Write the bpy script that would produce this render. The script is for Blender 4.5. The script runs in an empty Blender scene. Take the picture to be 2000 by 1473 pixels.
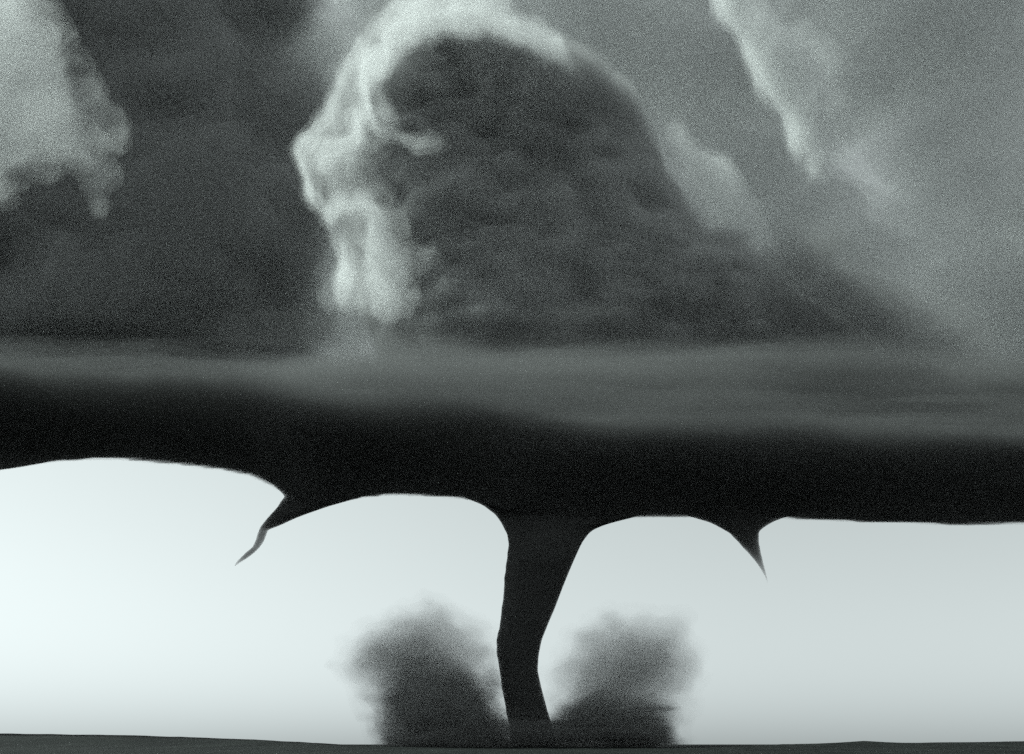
import bpy, math, random
import numpy as np
import openvdb

# ---------------------------------------------------------------- camera, sky, sun, exposure
FPX = 1555.0            # focal length in pixels of the 2000 px wide photograph
HORIZON = 1454.0        # row of the true horizon
EYE = 6.0               # the plate camera stands on a low rise

sc = bpy.context.scene
cam_d = bpy.data.cameras.new('camera')
cam = bpy.data.objects.new('camera', cam_d)
sc.collection.objects.link(cam)
cam.location = (0, 0, EYE)
cam.rotation_euler = (math.radians(90), 0, 0)
cam_d.sensor_width = 36.0
cam_d.lens = 36.0 * FPX / 2000.0
cam_d.shift_y = (HORIZON - 736.5) / 2000.0      # rising front of a view camera
cam_d.clip_start = 0.5
cam_d.clip_end = 200000.0
sc.camera = cam

SUN_TO = np.array([-0.62, 0.22, 0.75]); SUN_TO /= np.linalg.norm(SUN_TO)
world = bpy.data.worlds.new('World'); sc.world = world
world.use_nodes = True
nt = world.node_tree; nt.nodes.clear()
n_out = nt.nodes.new('ShaderNodeOutputWorld')
n_bg = nt.nodes.new('ShaderNodeBackground')
n_sky = nt.nodes.new('ShaderNodeTexSky'); n_sky.sky_type = 'NISHITA'
n_sky.sun_disc = False
n_sky.sun_elevation = math.asin(SUN_TO[2])
n_sky.sun_rotation = math.atan2(SUN_TO[0], SUN_TO[1])
n_sky.dust_density = 0.2; n_sky.air_density = 3.0
n_bw = nt.nodes.new('ShaderNodeRGBToBW')           # a black-and-white plate
n_tint = nt.nodes.new('ShaderNodeMix'); n_tint.data_type = 'RGBA'; n_tint.blend_type = 'MULTIPLY'
n_tint.inputs[0].default_value = 1.0
n_tint.inputs[7].default_value = (0.885, 0.985, 0.985, 1)
nt.links.new(n_sky.outputs[0], n_bw.inputs[0])
nt.links.new(n_bw.outputs[0], n_tint.inputs[6])
nt.links.new(n_tint.outputs[2], n_bg.inputs[0])
n_bg.inputs[1].default_value = 0.12
nt.links.new(n_bg.outputs[0], n_out.inputs[0])

sun_d = bpy.data.lights.new('sun', 'SUN'); sun_d.energy = 4.3; sun_d.angle = math.radians(0.5)
sun_d.color = (0.88, 1.0, 0.95)
sun = bpy.data.objects.new('sun', sun_d); sc.collection.objects.link(sun)
from mathutils import Vector
sun.rotation_euler = Vector(SUN_TO).to_track_quat('Z', 'Y').to_euler()
sun.location = (0, 0, 50)

vs = sc.view_settings
vs.view_transform = 'Standard'; vs.look = 'None'; vs.exposure = 0.0; vs.gamma = 1.0
vs.use_curve_mapping = False
sc.render.film_transparent = False
cy = sc.cycles
cy.max_bounces = 8; cy.volume_bounces = 4; cy.diffuse_bounces = 2; cy.transparent_max_bounces = 64
cy.use_denoising = False
cy.use_adaptive_sampling = True; cy.adaptive_threshold = 0.12; cy.adaptive_min_samples = 40
cy.sample_clamp_indirect = 3.0
cy.volume_max_steps = 256

# ---------------------------------------------------------------- helpers
def link(o, parent=None):
    sc.collection.objects.link(o)
    if parent is not None: o.parent = parent
    return o

def tag(o, label=None, cat=None, group=None, kind=None):
    if label: o['label'] = label
    if cat: o['category'] = cat
    if group: o['group'] = group
    if kind: o['kind'] = kind
    return o

def empty(name, loc):
    o = bpy.data.objects.new(name, None); o.location = loc; o.empty_display_size = 20
    return link(o)

def put(name, verts, quads, tris, mat, parent=None):
    me = bpy.data.meshes.new(name)
    tr = np.vstack([tris, quads[:, [0, 1, 2]], quads[:, [0, 2, 3]]]) if len(quads) else tris
    c = verts - verts.mean(0)
    vol = np.einsum('ij,ij->i', c[tr[:, 0]], np.cross(c[tr[:, 1]], c[tr[:, 2]])).sum()
    if vol < 0:                       # faces must look outwards for the volume inside
        quads = quads[:, ::-1]; tris = tris[:, ::-1]
    faces = [tuple(q) for q in quads.tolist()] + [tuple(t) for t in tris.tolist()]
    if parent is not None:
        verts = verts - np.array(parent.location)
    me.from_pydata(verts.tolist(), [], faces)
    me.materials.append(mat); me.update()
    return link(bpy.data.objects.new(name, me), parent)

def bspline(n, step, scale, rng_off):
    """matrix that takes lattice values to n samples, cubic b-spline"""
    x = np.arange(n) * step / scale + rng_off
    i = np.floor(x).astype(int); f = x - i
    L = i.max() + 4
    M = np.zeros((n, L), np.float32); r = np.arange(n)
    for k, w in enumerate([(1-f)**3/6, (3*f**3-6*f**2+4)/6, (-3*f**3+3*f**2+3*f+1)/6, f**3/6]):
        M[r, i+k] += w
    return M

def noise_grid(shape, steps, scales, seed):
    """smooth random field on a regular grid of any dimension, about unit deviation"""
    rng = np.random.default_rng(seed)
    Ms = [bspline(n, st, s, rng.random()) for n, st, s in zip(shape, steps, scales)]
    a = rng.standard_normal([m.shape[1] for m in Ms]).astype(np.float32)
    for k, M in enumerate(Ms):
        a = np.moveaxis(np.tensordot(M, a, axes=(1, k)), 0, k)
    return a / 0.48 if len(shape) == 2 else a / 0.33

def noise_at(X, Y, ang, scales, seed):
    """smooth random field at scattered points, grain turned by ang"""
    rng = np.random.default_rng(seed); c, d = math.cos(ang), math.sin(ang)
    P, Q = (X*c+Y*d)/scales[0], (Y*c-X*d)/scales[1]
    P = P - P.min() + rng.random(); Q = Q - Q.min() + rng.random()
    L = rng.standard_normal((int(P.max())+5, int(Q.max())+5))
    i, j = np.floor(P).astype(int), np.floor(Q).astype(int); f, g = P-i, Q-j
    w = lambda f: [(1-f)**3/6, (3*f**3-6*f**2+4)/6, (-3*f**3+3*f**2+3*f+1)/6, f**3/6]
    wf, wg = w(f), w(g)
    return sum(wf[a]*wg[b]*L[i+a, j+b] for a in range(4) for b in range(4)) / 0.48

def smooth(x, a, b):
    t = np.clip((x - a) / (b - a), 0, 1)
    return t*t*(3-2*t)

def poly_sd(U, V, pts):
    """signed distance, positive inside"""
    P = np.array(pts, float); d2 = np.full(U.shape, 1e18); ins = np.zeros(U.shape, bool)
    for (ax, ay), (bx, by) in zip(P, np.roll(P, -1, 0)):
        ex, ey = bx-ax, by-ay
        t = np.clip(((U-ax)*ex + (V-ay)*ey) / (ex*ex+ey*ey+1e-9), 0, 1)
        d2 = np.minimum(d2, (U-ax-t*ex)**2 + (V-ay-t*ey)**2)
        c = ((ay > V) != (by > V)) & (U < (bx-ax)*(V-ay)/(by-ay+1e-12)+ax)
        ins ^= c
    d = np.sqrt(d2)
    return np.where(ins, d, -d)

def stroke_sd(U, V, pts):
    """pts of (u, v, half width): positive inside the stroke"""
    best = np.full(U.shape, -1e9)
    for (ax, ay, ar), (bx, by, br) in zip(pts[:-1], pts[1:]):
        ex, ey = bx-ax, by-ay
        t = np.clip(((U-ax)*ex + (V-ay)*ey) / (ex*ex+ey*ey+1e-9), 0, 1)
        d = np.hypot(U-ax-t*ex, V-ay-t*ey)
        best = np.maximum(best, ar + (br-ar)*t - d)
    return best

class Slab:
    """a grid of picture-plane columns (u, v in photograph pixels, at distance D) with depth"""
    def __init__(s, D, u0, u1, v0, v1, step, half, ny):
        s.D, s.step = D, step
        s.k = D / FPX
        s.u = np.arange(u0, u1+step, step, dtype=float); s.v = np.arange(v0, v1+step, step, dtype=float)
        s.U, s.V = np.meshgrid(s.u, s.v, indexing='ij')
        s.y = np.linspace(-half, half, ny); s.dy = s.y[1]-s.y[0]
        s.px = step * s.k
    def n2(s, scales_px, seed):
        return noise_grid(s.U.shape, (s.step, s.step), scales_px, seed)
    def n3(s, scales_m, seed):
        return noise_grid((len(s.u), len(s.y), len(s.v)), (s.px, s.dy, s.px), scales_m, seed)
    def field(s, T, noise=(), yc=None):
        """T: half thickness (metres, negative outside) per column; noise: (scales, amplitude, seed, billow)"""
        F = T[:, None, :].astype(np.float32) - np.abs(s.y[None, :, None] - (0 if yc is None else yc[:, None, :])).astype(np.float32)
        for sca, amp, seed, bil in noise:
            n = s.n3(sca, seed)
            F += amp * ((np.abs(n)*1.6 - 1.0) if bil else n)
        return F
    def mesh(s, F, iso=0.0, zslope=0.0):
        A = iso - F
        for ax in range(3):
            sl = [slice(None)]*3
            sl[ax] = 0; A[tuple(sl)] = 50
            sl[ax] = -1; A[tuple(sl)] = 50
        g = openvdb.FloatGrid(50.0)
        g.copyFromArray(np.ascontiguousarray(A))
        p, tri, quad = g.convertToPolygons(isovalue=0.0, adaptivity=0.1)
        uu = s.u[0] + p[:, 0]*s.step; yy = s.y[0] + p[:, 1]*s.dy; vv = s.v[0] + p[:, 2]*s.step
        X = (uu-1000.0)*s.k; Z = EYE + (HORIZON-vv)*s.k
        Z = Z * (1 + zslope*np.clip(yy, 0, 400)/s.D)
        return np.stack([X, s.D+yy, Z], 1), quad, tri
    def shells(s, root, F, levels, color, g, fine=None, zslope=0.0, seed=900):
        """nested skins of one field: thin vapour outside, denser towards the heart"""
        names = ['veil']*(len(levels)-1) + ['core']
        for i, (off, dens) in enumerate(levels):
            G = F
            if fine: G = F + fine[1]*s.n3(fine[0], seed+i)
            v, q, t = s.mesh(G, off, zslope)
            if len(q) == 0: continue
            put(names[i], v, q, t, cloud_mat('%s_%s' % (root.name, names[i]), dens, color, g), root)

def cloud_mat(name, density, color, g=0.2, absorb=None):
    m = bpy.data.materials.new(name); m.use_nodes = True
    t = m.node_tree; t.nodes.clear()
    o = t.nodes.new('ShaderNodeOutputMaterial'); p = t.nodes.new('ShaderNodeAddShader')
    sca = t.nodes.new('ShaderNodeVolumeScatter'); ab = t.nodes.new('ShaderNodeVolumeAbsorption')
    sca.inputs['Anisotropy'].default_value = g
    for n in (sca, ab):
        n.inputs['Color'].default_value = (*color, 1); n.inputs['Density'].default_value = density
    t.links.new(sca.outputs[0], p.inputs[0]); t.links.new(ab.outputs[0], p.inputs[1])
    t.links.new(p.outputs[0], o.inputs['Volume'])
    m.cycles.homogeneous_volume = True
    return m

def grey(v): return (v*0.99, v, v*0.995)

def sp(u, v, D):      # a point of the picture plane at distance D
    return np.array([(u-1000)*D/FPX, D, EYE+(HORIZON-v)*D/FPX])

# ---------------------------------------------------------------- ground
def make_ground():
    m = bpy.data.materials.new('prairie_grass'); m.use_nodes = True
    t = m.node_tree; b = t.nodes['Principled BSDF']
    b.inputs['Roughness'].default_value = 0.95
    if 'Specular IOR Level' in b.inputs: b.inputs['Specular IOR Level'].default_value = 0.1
    tc = t.nodes.new('ShaderNodeTexCoord')
    mp = t.nodes.new('ShaderNodeMapping'); mp.inputs['Scale'].default_value = (0.02, 0.004, 0.02)
    n1 = t.nodes.new('ShaderNodeTexNoise'); n1.inputs['Scale'].default_value = 1.0; n1.inputs['Detail'].default_value = 8
    cr = t.nodes.new('ShaderNodeValToRGB')
    cr.color_ramp.elements[0].position = 0.35; cr.color_ramp.elements[0].color = (0.004, 0.0055, 0.005, 1)
    cr.color_ramp.elements[1].position = 0.7; cr.color_ramp.elements[1].color = (0.013, 0.016, 0.014, 1)
    t.links.new(tc.outputs['Object'], mp.inputs[0]); t.links.new(mp.outputs[0], n1.inputs['Vector'])
    t.links.new(n1.outputs['Fac'], cr.inputs[0]); t.links.new(cr.outputs[0], b.inputs['Base Color'])
    ys = np.concatenate([np.linspace(-600, 0, 10), np.linspace(20, 4000, 160), np.geomspace(4100, 90000, 30)])
    xs = np.concatenate([-np.geomspace(60000, 3100, 16), np.linspace(-3000, 3000, 241), np.geomspace(3100, 60000, 16)])
    X, Y = np.meshgrid(xs, ys, indexing='ij')
    # a long rise to the left, a lower one to the right, both about 1.4 km away
    u = 1000 + X*FPX/np.maximum(Y, 300)
    prof = np.interp(u, [-400, 0, 250, 500, 700, 900, 1250, 1330, 1500, 1640, 1690, 1760, 2000, 2400],
                     [1421, 1427, 1431, 1439, 1449, 1454, 1456, 1456, 1450, 1445, 1441, 1445, 1441, 1439])
    ridge = (HORIZON-prof)*1500/FPX
    Z = ridge*np.exp(-((Y-1500)/330.0)**2)*smooth(Y, 500, 1300)
    rng = np.random.default_rng(4)
    Z = Z + 0.9*np.sin(X/170+Y/260)*smooth(Y, 150, 600)*(1-smooth(Y, 2500, 4000)) + rng.standard_normal(Z.shape)*0.35
    Z = np.where(Y > 3900, np.minimum(Z, 0), Z) - smooth(Y, 4000, 90000)*2
    V = np.stack([X, Y, Z], -1).reshape(-1, 3)
    nx, ny = X.shape
    i = (np.arange(nx-1)[:, None]*ny + np.arange(ny-1)[None, :]).ravel()
    Q = np.stack([i, i+ny, i+ny+1, i+1], 1)
    o = put('ground', V, Q[:, ::-1], np.zeros((0, 3), int), m)
    for p in o.data.polygons: p.use_smooth = True
    tag(o, kind='structure')
make_ground()

# ---------------------------------------------------------------- dark storm deck with the funnels
DT = 1800.0
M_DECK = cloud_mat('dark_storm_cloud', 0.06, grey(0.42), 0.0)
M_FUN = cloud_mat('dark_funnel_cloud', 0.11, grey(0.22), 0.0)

def make_deck():
    s = Slab(DT, -420, 2420, 600, 1100, 5, 760, 80)
    bot = np.interp(s.u, [-420, -100, 0, 60, 150, 240, 330, 420, 490, 530, 560, 600, 640, 700, 760, 850, 905, 950, 1000, 1100, 1200, 1260, 1370, 1450, 1530, 1600, 1700, 1800, 1900, 2000, 2420],
                    [935, 930, 917, 906, 900, 900, 908, 918, 931, 950, 966, 985, 986, 974, 968, 971, 975, 985, 998, 1008, 1015, 1012, 1013, 1015, 1014, 1017, 1021, 1023, 1027, 1024, 1030])
    top = np.interp(s.u, [-420, 0, 200, 450, 700, 900, 1200, 1600, 2000, 2420], [690, 692, 700, 714, 716, 712, 726, 738, 738, 730])
    top = HORIZON - (HORIZON-top)/1.12
    soft = np.interp(s.u, [-420, 0, 300, 600, 1000, 2420], [50, 50, 60, 100, 145, 160])
    dist_b = bot[:, None] - s.V
    dist_t = s.V - top[:, None]
    dist_t = dist_t + (8*s.n2((190, 14), 3) + 4*s.n2((80, 8), 4))*np.interp(s.u, [-420, 400, 800, 2420], [0.3, 0.3, 0.7, 0.7])[:, None]
    tb = np.where(dist_b > 0, 330*np.sqrt(np.clip(dist_b/90, 0, 1)), dist_b*s.k*12)
    tt = np.where(dist_t > 0, 330*np.clip(dist_t/soft[:, None], 0, 1)**np.interp(s.u, [-420, 350, 900, 2420], [0.8, 1.0, 2.2, 2.2])[:, None], dist_t*s.k*np.interp(s.u, [-420, 300, 800, 2420], [4, 2.2, 0.6, 0.6])[:, None])
    T = np.minimum(tb, tt)
    slope = np.interp(s.u, [-420, 450, 1100, 2420], [0, 0, 150, 150])[:, None]
    lean = 240*smooth(dist_b, -5, 130)          # the front leans out over the plain
    yc = np.clip(T, 0, 330) - lean + slope*np.clip(1-np.clip(dist_t, 0, None)/(soft[:, None]*1.1), 0, 1)**1.3
    yc = np.clip(yc, -300, 420)
    F = s.field(T, [((240, 120, 50), 6, 11, 0), ((80, 60, 18), 2.5, 12, 0), ((28, 28, 12), 1.2, 13, 0)], yc=yc)
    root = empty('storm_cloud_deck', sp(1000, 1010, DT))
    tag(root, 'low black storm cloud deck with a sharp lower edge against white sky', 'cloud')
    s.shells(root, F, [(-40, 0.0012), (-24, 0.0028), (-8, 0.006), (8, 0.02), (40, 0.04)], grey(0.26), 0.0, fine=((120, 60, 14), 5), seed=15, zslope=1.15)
make_deck()

def sliced_funnel(name, rows, label, cat, dcap, seed, win=9, rough=0.012, D=DT, mat=None):
    rows = np.array(rows, float)
    vs_ = np.arange(rows[0, 0], rows[-1, 0]+0.1, 1.5)
    L = np.interp(vs_, rows[:, 0], rows[:, 1]); R = np.interp(vs_, rows[:, 0], rows[:, 2])
    ker = np.hanning(win); ker /= ker.sum(); h = win//2
    L = np.convolve(np.pad(L, h, 'edge'), ker, 'valid'); R = np.convolve(np.pad(R, h, 'edge'), ker, 'valid')
    k = D/FPX; n = 72
    th = np.linspace(0, 2*np.pi, n, endpoint=False)
    c = (L+R)/2; r = np.maximum((R-L)/2, 0.4)
    rd = np.minimum(r, dcap*(0.6+0.4*smooth(vs_, vs_[0], vs_[0]+90)))
    nz = noise_grid((len(vs_), n), (1.5, 1.0), (26, 9), seed) + 0.35*noise_grid((len(vs_), n), (1.5, 1.0), (8, 5), seed+1)
    w = np.cos(np.clip(th-np.pi, -np.pi, np.pi))*0+1
    nz = nz*np.sin(th/2)[None, :]**0.5
    rr = 1 + nz*(rough + 0.35/np.maximum(r, 3))[:, None]
    X = (c[:, None] + r[:, None]*rr*np.cos(th)[None, :] - 1000)*k
    back = rd*(1-smooth(vs_, vs_[0]+20, vs_[0]+150))      # the root sits under the deck, not before it
    Y = D + (back[:, None] + rd[:, None]*rr*np.sin(th)[None, :])*k
    Z = (EYE + (HORIZON-vs_)*k)[:, None] + 0*X
    Z = Z*(Y/D)      # the root follows the rising underside of the deck
    V = np.stack([X, Y, Z], -1).reshape(-1, 3)
    m = len(vs_)
    a = np.arange(m-1)[:, None]*n + np.arange(n)[None, :]
    b = np.arange(m-1)[:, None]*n + (np.arange(n)[None, :]+1) % n
    Q = np.stack([a, b, b+n, a+n], -1).reshape(-1, 4)
    V = np.vstack([V, V[:n].mean(0), V[-n:].mean(0)])
    j = np.arange(n)
    T1 = np.stack([np.full(n, m*n), (j+1) % n, j], 1); T2 = np.stack([np.full(n, m*n+1), (m-1)*n+j, (m-1)*n+(j+1) % n], 1)
    o = put(name, V, Q, np.vstack([T1, T2]), mat or M_FUN)
    tag(o, label, cat)
    return o

vT = [950, 975, 985, 1003, 1012, 1016, 1025, 1035, 1045, 1060, 1090, 1115, 1130, 1145, 1170, 1185, 1220, 1250, 1280, 1310, 1345, 1390, 1420, 1460, 1475]
Lp = np.interp(vT, [950, 975, 985, 1003, 1025, 1045, 1060, 1090, 1130, 1170, 1220, 1250, 1280, 1310, 1345, 1390, 1450, 1475],
               [860, 905, 935, 960, 980, 991, 993, 990, 986, 982, 976, 970, 970, 975, 980, 990, 1000, 1003])
Rp = np.interp(vT, [950, 1008, 1016, 1024, 1035, 1055, 1085, 1115, 1145, 1185, 1220, 1250, 1280, 1310, 1340, 1380, 1400, 1450, 1475],
               [1300, 1270, 1220, 1190, 1160, 1140, 1125, 1112, 1100, 1085, 1070, 1058, 1052, 1050, 1057, 1065, 1075, 1085, 1088])
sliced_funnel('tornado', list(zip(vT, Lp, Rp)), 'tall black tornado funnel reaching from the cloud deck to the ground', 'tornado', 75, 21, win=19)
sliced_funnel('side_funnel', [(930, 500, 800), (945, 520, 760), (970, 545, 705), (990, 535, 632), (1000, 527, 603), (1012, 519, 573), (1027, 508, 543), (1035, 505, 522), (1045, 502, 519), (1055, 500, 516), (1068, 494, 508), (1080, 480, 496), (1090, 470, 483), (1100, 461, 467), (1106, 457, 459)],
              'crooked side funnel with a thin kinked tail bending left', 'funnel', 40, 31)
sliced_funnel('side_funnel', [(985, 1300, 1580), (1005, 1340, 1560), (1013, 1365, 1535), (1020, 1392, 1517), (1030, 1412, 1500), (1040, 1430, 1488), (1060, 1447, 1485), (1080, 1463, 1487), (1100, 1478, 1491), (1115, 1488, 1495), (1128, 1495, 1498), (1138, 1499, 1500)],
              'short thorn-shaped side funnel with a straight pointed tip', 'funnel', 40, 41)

# ---------------------------------------------------------------- dust thrown up at the tornado's foot
def make_dust(outline, heart, label, seed, dens):
    D = DT + 20
    us = [p[0] for p in outline]; vs_ = [p[1] for p in outline]
    s = Slab(D, min(us)-60, max(us)+60, min(vs_)-70, 1490, 3, 220, 48)
    U = s.U + 5*s.n2((50, 40), seed) + 3*s.n2((18, 14), seed+1); V = s.V + 5*s.n2((50, 40), seed+2) + 3*s.n2((18, 14), seed+3)
    S = poly_sd(U, V, outline)
    T = np.where(S > 0, 125*np.clip(S/105, 0, 1)**0.95, S*s.k*1.3)
    F = s.field(T, [((70, 70, 55), 4, seed+4, 1), ((30, 30, 22), 5, seed+5, 0), ((14, 14, 9), 3, seed+6, 0)])
    root = empty('dust_cloud', sp(np.mean(us), HORIZON, D))
    tag(root, label, 'dust cloud', 'dust clouds at the foot of the tornado')
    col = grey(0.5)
    s.shells(root, F, [(-46, dens*0.14), (-26, dens*0.24), (-6, dens*0.34), (18, dens*0.44), (48, dens*0.5)], col, 0.0, fine=((26, 26, 18), 6), seed=seed+20)
    S = poly_sd(U, V, heart)
    T = np.where(S > 0, 110*np.clip(S/60, 0, 1)**0.9, S*s.k*1.6)
    F = s.field(T, [((70, 70, 40), 14, seed+7, 1), ((26, 26, 12), 6, seed+8, 0)])
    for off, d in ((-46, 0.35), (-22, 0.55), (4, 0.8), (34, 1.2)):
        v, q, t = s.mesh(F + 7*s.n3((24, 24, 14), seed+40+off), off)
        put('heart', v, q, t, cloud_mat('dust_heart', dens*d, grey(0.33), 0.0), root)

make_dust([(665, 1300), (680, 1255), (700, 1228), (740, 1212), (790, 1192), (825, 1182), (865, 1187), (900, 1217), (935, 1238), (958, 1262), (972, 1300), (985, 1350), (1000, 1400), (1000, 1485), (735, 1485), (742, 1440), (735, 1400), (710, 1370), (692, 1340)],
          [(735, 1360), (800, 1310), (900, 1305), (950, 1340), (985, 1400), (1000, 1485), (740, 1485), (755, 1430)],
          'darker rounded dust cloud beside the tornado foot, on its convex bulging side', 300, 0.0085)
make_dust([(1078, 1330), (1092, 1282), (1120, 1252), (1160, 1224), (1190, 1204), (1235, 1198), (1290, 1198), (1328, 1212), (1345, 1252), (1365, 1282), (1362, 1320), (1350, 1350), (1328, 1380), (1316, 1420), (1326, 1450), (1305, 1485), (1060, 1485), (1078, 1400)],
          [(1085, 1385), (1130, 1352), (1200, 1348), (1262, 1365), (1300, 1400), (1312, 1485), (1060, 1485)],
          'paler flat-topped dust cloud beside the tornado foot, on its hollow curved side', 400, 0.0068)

def make_skirt():
    D = DT - 60
    s = Slab(D, 640, 1420, 1360, 1490, 2, 120, 28)
    rng = np.random.default_rng(8)
    S = stroke_sd(s.U, s.V, [(770, 1462, 22), (860, 1440, 34), (1020, 1436, 36), (1200, 1432, 32), (1290, 1440, 22), (1320, 1455, 8)])
    for i in range(15):
        v0 = 1395 + 62*rng.random(); u0 = 720 + 330*rng.random(); ln = 150 + 200*rng.random()
        u1 = min(u0+ln, 1340); rise = (u1-u0)*0.055
        S = np.maximum(S, stroke_sd(s.U, s.V, [(u0, v0, 0.5), ((u0+u1)/2, v0-rise/2, 5), (u1, v0-rise, 0.5)]))
    S = S + 3*s.n2((70, 5), 801) + 1.5*s.n2((30, 3), 802)
    T = np.where(S > 0, 70*np.clip(S/24, 0, 1), S*s.k*1.4)
    F = s.field(T, [((60, 30, 7), 5, 803, 0), ((40, 40, 25), 6, 804, 0)])
    root = empty('dust_skirt', sp(1020, HORIZON, D))
    tag(root, 'low dark dust skirt streaked level across the tornado foot', 'dust cloud')
    s.shells(root, F, [(-14, 0.0025), (-5, 0.004), (6, 0.007), (26, 0.014)], grey(0.27), 0.0)
make_skirt()

# ---------------------------------------------------------------- striated middle storey
def make_mid():
    D = 2700.0
    s = Slab(D, -450, 2450, 440, 1000, 7, 420, 40)
    top = np.interp(s.u, [-450, 0, 300, 600, 900, 1300, 1600, 1760, 1800, 2100, 2450], [715, 695, 662, 615, 605, 615, 655, 708, 714, 716, 714])
    soft = np.interp(s.u, [-450, 700, 1500, 1800, 2450], [170, 170, 140, 70, 70])
    dt = s.V - top[:, None] + 12*s.n2((260, 20), 53) + 8*s.n2((120, 9), 54)
    T = np.where(dt > 0, 380*np.clip(dt/soft[:, None], 0, 1)**1.5, dt*s.k*0.5)
    db = np.interp(s.u, [-450, 500, 700, 2450], [810, 850, 940, 960])[:, None] - s.V
    T = np.minimum(T, db*s.k*2)
    yc = 160*smooth(s.V, 860, 620)
    F = s.field(T, [((700, 200, 30), 22, 55, 0), ((300, 120, 16), 14, 56, 0)], yc=yc)
    root = empty('layered_cloud', sp(1000, 900, D))
    tag(root, 'wide grey layered cloud with level streaks above the black deck', 'cloud')
    s.shells(root, F, [(-60, 0.0005), (-34, 0.0009), (-8, 0.0015), (24, 0.0025), (70, 0.005)], grey(0.28), 0.1, fine=((260, 70, 18), 12), seed=57)
make_mid()

# ---------------------------------------------------------------- storm tower
def make_tower():
    D = 3300.0
    root = empty('storm_tower', sp(1100, 900, D))
    tag(root, 'towering dark storm cloud with a bright curling billowed edge', 'cloud')
    s = Slab(D, 460, 2120, -140, 920, 6, 960, 66)
    body = [(705, 130), (725, 85), (780, 50), (880, 34), (960, 46), (1040, 88), (1110, 125), (1160, 150), (1215, 184), (1250, 218), (1284, 262), (1312, 312), (1350, 372), (1378, 428), (1432, 450), (1492, 490), (1555, 550), (1635, 624), (1720, 690), (1800, 760), (1900, 860), (1900, 930), (760, 930), (750, 720), (720, 630), (672, 510), (645, 420), (615, 390), (605, 330), (590, 300), (605, 275), (645, 240), (655, 190), (685, 140)]
    U = s.U + 10*s.n2((70, 70), 60) + 4*s.n2((25, 25), 61); V = s.V + 10*s.n2((70, 70), 62) + 4*s.n2((25, 25), 63)
    body = [(1000+(u-1000)*1.055, min(1454-(1454-v)*1.055, 850)) for u, v in body]     # its flank lies behind the plane D
    S = poly_sd(U, V, body)
    T = np.where(S > 0, 420*np.clip(S/170, 0, 1)**0.48, S*s.k*1.5)
    yc = 270 + 60*np.exp(-(((s.U-850)/110)**2 + ((s.V-150)/85)**2))
    F = s.field(T, [((420, 420, 330), 34, 64, 0), ((170, 150, 90), 16, 65, 1), ((70, 60, 30), 11, 66, 0), ((36, 36, 20), 6, 67, 0)], yc=yc)
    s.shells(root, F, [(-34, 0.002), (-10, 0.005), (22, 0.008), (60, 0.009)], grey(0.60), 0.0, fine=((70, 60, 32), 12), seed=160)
    # bright billowed margin: the outer rim, then the curl lying nearer on the tower's flank
    crest = empty('crest', (0, 0, 0)); crest.parent = root
    def margin(Dc, strokes, fill, dens, seed, gain):
        s = Slab(Dc, 500, 1200, -130, 700, 3.5, 190, 44)
        U = s.U + 7*s.n2((60, 60), seed) + 3.5*s.n2((22, 22), seed+1); V = s.V + 7*s.n2((60, 60), seed+2) + 3.5*s.n2((22, 22), seed+3)
        S = -1e9
        for st in strokes:
            S = np.maximum(S, stroke_sd(U, V, st))
        T = np.where(S > 0, gain*np.clip(S/16, 0, 1)**1.1, S*s.k)
        if fill:
            Sf = poly_sd(U, V, fill)
            T = np.maximum(T, np.where(Sf > 0, 20*np.clip(Sf/30, 0, 1), Sf*s.k))
        F = s.field(T, [((50, 50, 80), 6, seed+4, 1), ((22, 22, 30), 5, seed+5, 0)])
        names = ['fringe']*3 + ['ridge']
        for i, (off, d) in enumerate([(-30, 0.0012), (-12, 0.0026), (5, 0.0042), (22, 0.0065)]):
            v, q, t = s.mesh(F + 5*s.n3((30, 30, 30), seed+10+i), off)
            o = put(names[i], v - np.array(root.location), q, t, cloud_mat('lit_crest_cloud', d*dens, grey(0.94), 0.5))  # sunlit rim put partly into the colour: whiter vapour than the body
            o.parent = crest
    edge = [(1125, 130, 10), (1090, 102, 20), (1050, 80, 18), (1015, 48, 18), (985, 12, 20), (940, -8, 30), (880, 4, 26), (820, 16, 22), (765, 35, 18), (725, 60, 15), (692, 85, 14), (667, 125, 13), (654, 172, 12), (642, 216, 13), (612, 256, 15), (588, 290, 18), (600, 322, 14), (612, 345, 12), (606, 385, 14), (630, 415, 14), (665, 440, 12), (695, 462, 10)]
    inner = [(830, 40, 18), (772, 68, 20), (740, 112, 20), (718, 160, 18), (714, 205, 15), (748, 238, 12), (793, 268, 12), (830, 292, 12), (866, 282, 8)]
    brow = [(1110, 122, 12), (1060, 94, 18), (1005, 62, 20), (930, 44, 20), (860, 38, 20), (800, 44, 18)]
    link_ = [(720, 215, 16), (690, 262, 16), (650, 285, 16), (630, 312, 12)]
    col1 = [(640, 405, 12), (700, 385, 22), (728, 425, 26), (745, 480, 34), (752, 540, 42), (750, 592, 38)]
    col2 = [(668, 480, 14), (672, 530, 20), (668, 590, 16)]
    spot = [(808, 516, 12), (836, 504, 15), (862, 492, 10)]
    fill = [(690, 95), (780, 48), (900, 30), (980, 30), (1060, 88), (1000, 70), (900, 62), (800, 88), (752, 140), (738, 195), (765, 255), (730, 330), (770, 400), (800, 480), (806, 600), (660, 612), (660, 500), (620, 410), (605, 330), (592, 292), (645, 240), (660, 170)]
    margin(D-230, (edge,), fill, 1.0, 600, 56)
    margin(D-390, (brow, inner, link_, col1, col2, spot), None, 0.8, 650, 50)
make_tower()

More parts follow.
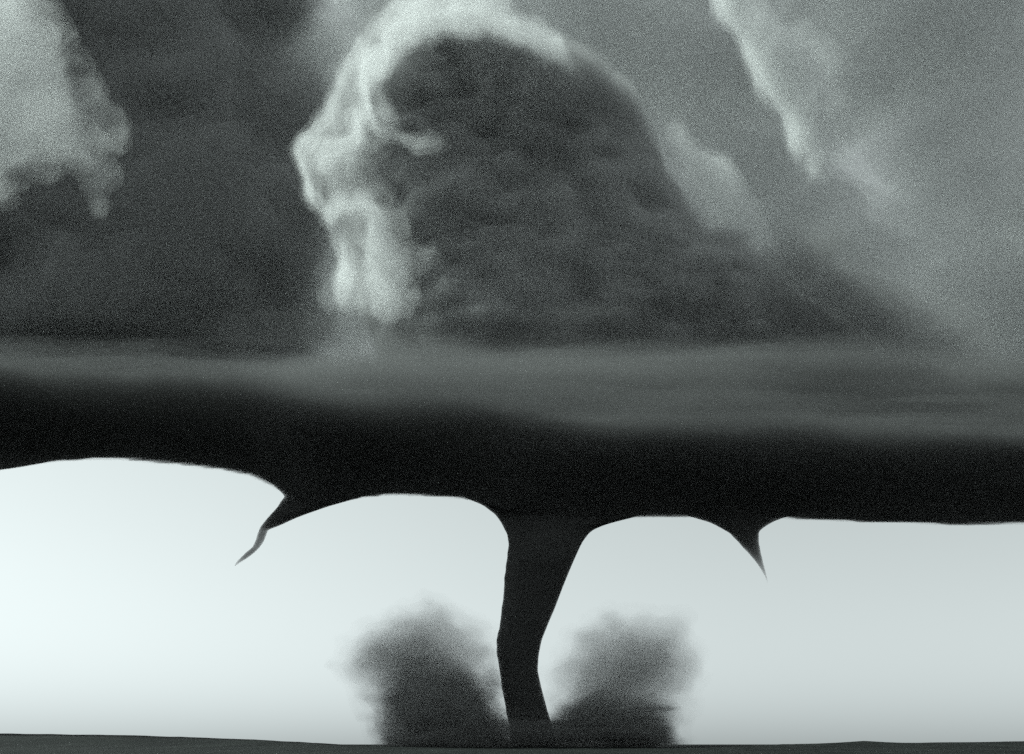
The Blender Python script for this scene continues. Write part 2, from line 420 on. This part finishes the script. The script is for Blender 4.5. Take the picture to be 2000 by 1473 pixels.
# ---------------------------------------------------------------- pale cloud at the left
def make_left():
    D = 3600.0
    s = Slab(D, -420, 330, -260, 490, 5, 420, 40)
    P = [(-380, -220), (20, -220), (60, 0), (100, 30), (115, 60), (130, 92), (160, 110), (172, 160), (165, 205), (200, 250), (215, 290), (230, 312), (212, 340), (205, 372), (190, 380), (165, 355), (130, 368), (100, 350), (60, 358), (30, 368), (-20, 378), (-380, 400)]
    U = s.U + 9*s.n2((60, 60), 80) + 5*s.n2((22, 22), 81); V = s.V + 9*s.n2((60, 60), 82) + 5*s.n2((22, 22), 83)
    S = poly_sd(U, V, P)
    T = np.where(S > 0, 130*np.clip(S/75, 0, 1)**0.9, S*s.k*1.2)
    pits = np.exp(-(((s.U-135)/26)**2 + ((s.V-145)/22)**2)) + 0.4*np.exp(-(((s.U-10)/30)**2 + ((s.V-315)/20)**2)) + 0.7*np.exp(-(((s.U-185)/30)**2 + ((s.V-285)/14)**2))
    F = s.field(T - 75*pits, [((260, 200, 160), 24, 84, 0), ((110, 60, 50), 14, 85, 0), ((50, 40, 26), 9, 86, 0), ((24, 24, 14), 5, 87, 0)])
    root = empty('pale_cloud', sp(0, 400, D))
    tag(root, 'pale ragged cumulus cloud with a torn scalloped edge beside the dark gap', 'cloud')
    s.shells(root, F, [(-64, 0.0005), (-34, 0.0008), (0, 0.001), (35, 0.0013), (75, 0.0013)], grey(0.96), 0.5, fine=((70, 70, 50), 14), seed=180)
make_left()

# ---------------------------------------------------------------- bright streaks at the right
def make_streaks():
    D = 4400.0
    s = Slab(D, 1340, 1780, -260, 430, 4, 240, 30)
    U = s.U + 8*s.n2((60, 60), 90) + 4*s.n2((20, 20), 91); V = s.V + 8*s.n2((60, 60), 92) + 4*s.n2((20, 20), 93)
    core = [(1300, -240, 50), (1405, -60, 42), (1452, 20, 38), (1500, 90, 44), (1545, 150, 50), (1566, 210, 48), (1572, 262, 40), (1594, 305, 27), (1608, 338, 19)]
    S = stroke_sd(U, V, core)
    tail = stroke_sd(U, V, [(1380, -240, 60), (1480, 0, 50), (1560, 110, 60), (1600, 200, 62), (1610, 290, 45)])
    T = np.maximum(np.where(S > 0, 190*np.clip(S/42, 0, 1)**1.1, S*s.k*1.2), np.where(tail > 0, 60*np.clip(tail/60, 0, 1)**1.5, tail*s.k*1.2))
    F = s.field(T, [((120, 100, 160), 18, 94, 1), ((50, 50, 50), 8, 95, 0)])
    root = empty('cloud_streak', sp(1600, 350, D))
    tag(root, 'bright white cloud streak slanting down and ending in a small tuft', 'cloud')
    lv = [(-40, 0.0009), (-12, 0.002), (22, 0.0036), (75, 0.0042)]
    s.shells(root, F, lv, grey(0.99), 0.5, fine=((60, 60, 70), 10), seed=190)
    D = 4000.0
    s = Slab(D, 1240, 1570, 190, 550, 4, 240, 30)
    U = s.U + 5*s.n2((60, 60), 96) + 3*s.n2((20, 20), 97); V = s.V + 5*s.n2((60, 60), 98) + 3*s.n2((20, 20), 99)
    S = poly_sd(U, V, [(1300, 240), (1326, 310), (1362, 370), (1390, 440), (1420, 462), (1510, 506), (1520, 486), (1484, 405), (1416, 325), (1340, 255)])
    T = np.where(S > 0, 150*np.clip(S/34, 0, 1)**1.1, S*s.k*1.2)
    F = s.field(T, [((90, 90, 160), 8, 100, 0), ((40, 40, 70), 6, 101, 0)])
    root = empty('cloud_streak', sp(1450, 480, D))
    tag(root, 'shorter pale cloud streak lying along the dark tower\'s slope', 'cloud')
    s.shells(root, F, lv, grey(0.99), 0.5, fine=((60, 60, 70), 10), seed=195)
make_streaks()

def make_scud():
    D = 3000.0
    s = Slab(D, 1380, 2040, 360, 860, 6, 260, 26)
    U = s.U + 24*s.n2((90, 60), 701) + 9*s.n2((34, 26), 702); V = s.V + 20*s.n2((90, 60), 703) + 8*s.n2((34, 26), 704)
    S = poly_sd(U, V, [(1470, 500), (1560, 470), (1650, 475), (1730, 530), (1810, 550), (1880, 630), (1940, 710), (1930, 820), (1560, 820), (1520, 620)])
    T = np.where(S > 0, 150*np.clip(S/110, 0, 1), S*s.k*0.9)
    F = s.field(T, [((170, 140, 80), 22, 705, 0), ((60, 60, 30), 12, 706, 0)])
    root = empty('scud_cloud', sp(1700, 760, D))
    tag(root, 'thin smoky grey cloud trailing off the foot of the dark tower\'s slope', 'cloud')
    s.shells(root, F, [(-50, 0.0008), (-22, 0.0014), (10, 0.002), (45, 0.003)], grey(0.38), 0.1, fine=((90, 80, 40), 12), seed=707)
make_scud()

# ---------------------------------------------------------------- banks behind
def make_banks():
    D = 5200.0
    s = Slab(D, -540, 780, -440, 960, 9, 520, 34)
    P = [(-480, -380), (600, -380), (600, 0), (585, 110), (600, 200), (640, 300), (640, 700), (640, 800), (-480, 770)]
    U = s.U + 22*s.n2((120, 120), 110) + 10*s.n2((45, 45), 111); V = s.V + 22*s.n2((120, 120), 112)
    S = poly_sd(U, V, P)
    T = np.where(S > 0, 420*np.clip(S/120, 0, 1)**1.2, S*s.k*1.5)
    F = s.field(T, [((800, 500, 420), 80, 113, 0), ((320, 300, 140), 55, 114, 0), ((130, 120, 60), 28, 115, 0)])
    root = empty('dark_cloud_bank', sp(200, 900, D))
    tag(root, 'dark grey cloud bank filling the gap between pale cloud and bright edged tower', 'cloud')
    s.shells(root, F, [(-110, 0.0004), (-60, 0.0008), (-10, 0.0015), (50, 0.003)], grey(0.56), 0.1, fine=((160, 160, 110), 22), seed=210)
    D = 6500.0
    s = Slab(D, -560, 2560, -460, 900, 10, 700, 30)
    n = 0.12*noise_at(s.U, s.V, 0.75, (520, 200), 120) + 0.45*noise_at(s.U, s.V, 0.85, (260, 70), 121)
    n += 0.55*noise_at(s.U, s.V, 0.3, (110, 50), 122) + 0.5*noise_at(s.U, s.V, 0.1, (55, 28), 123)
    T = 400 + 100*n
    T = np.maximum(T, 120)
    e = np.minimum(np.minimum(s.U+540, 2540-s.U), np.minimum(s.V+440, 880-s.V))
    T = np.minimum(T, e*s.k*2.0)
    F = s.field(T, [((400, 400, 300), 40, 124, 0)])
    root = empty('high_cloud_sheet', sp(1000, 880, D))
    tag(root, 'mottled grey high cloud sheet spread behind all the other clouds', 'cloud')
    s.shells(root, F, [(0, 0.002), (150, 0.003)], grey(0.94), 0.55, fine=((150, 150, 110), 40), seed=220)
make_banks()
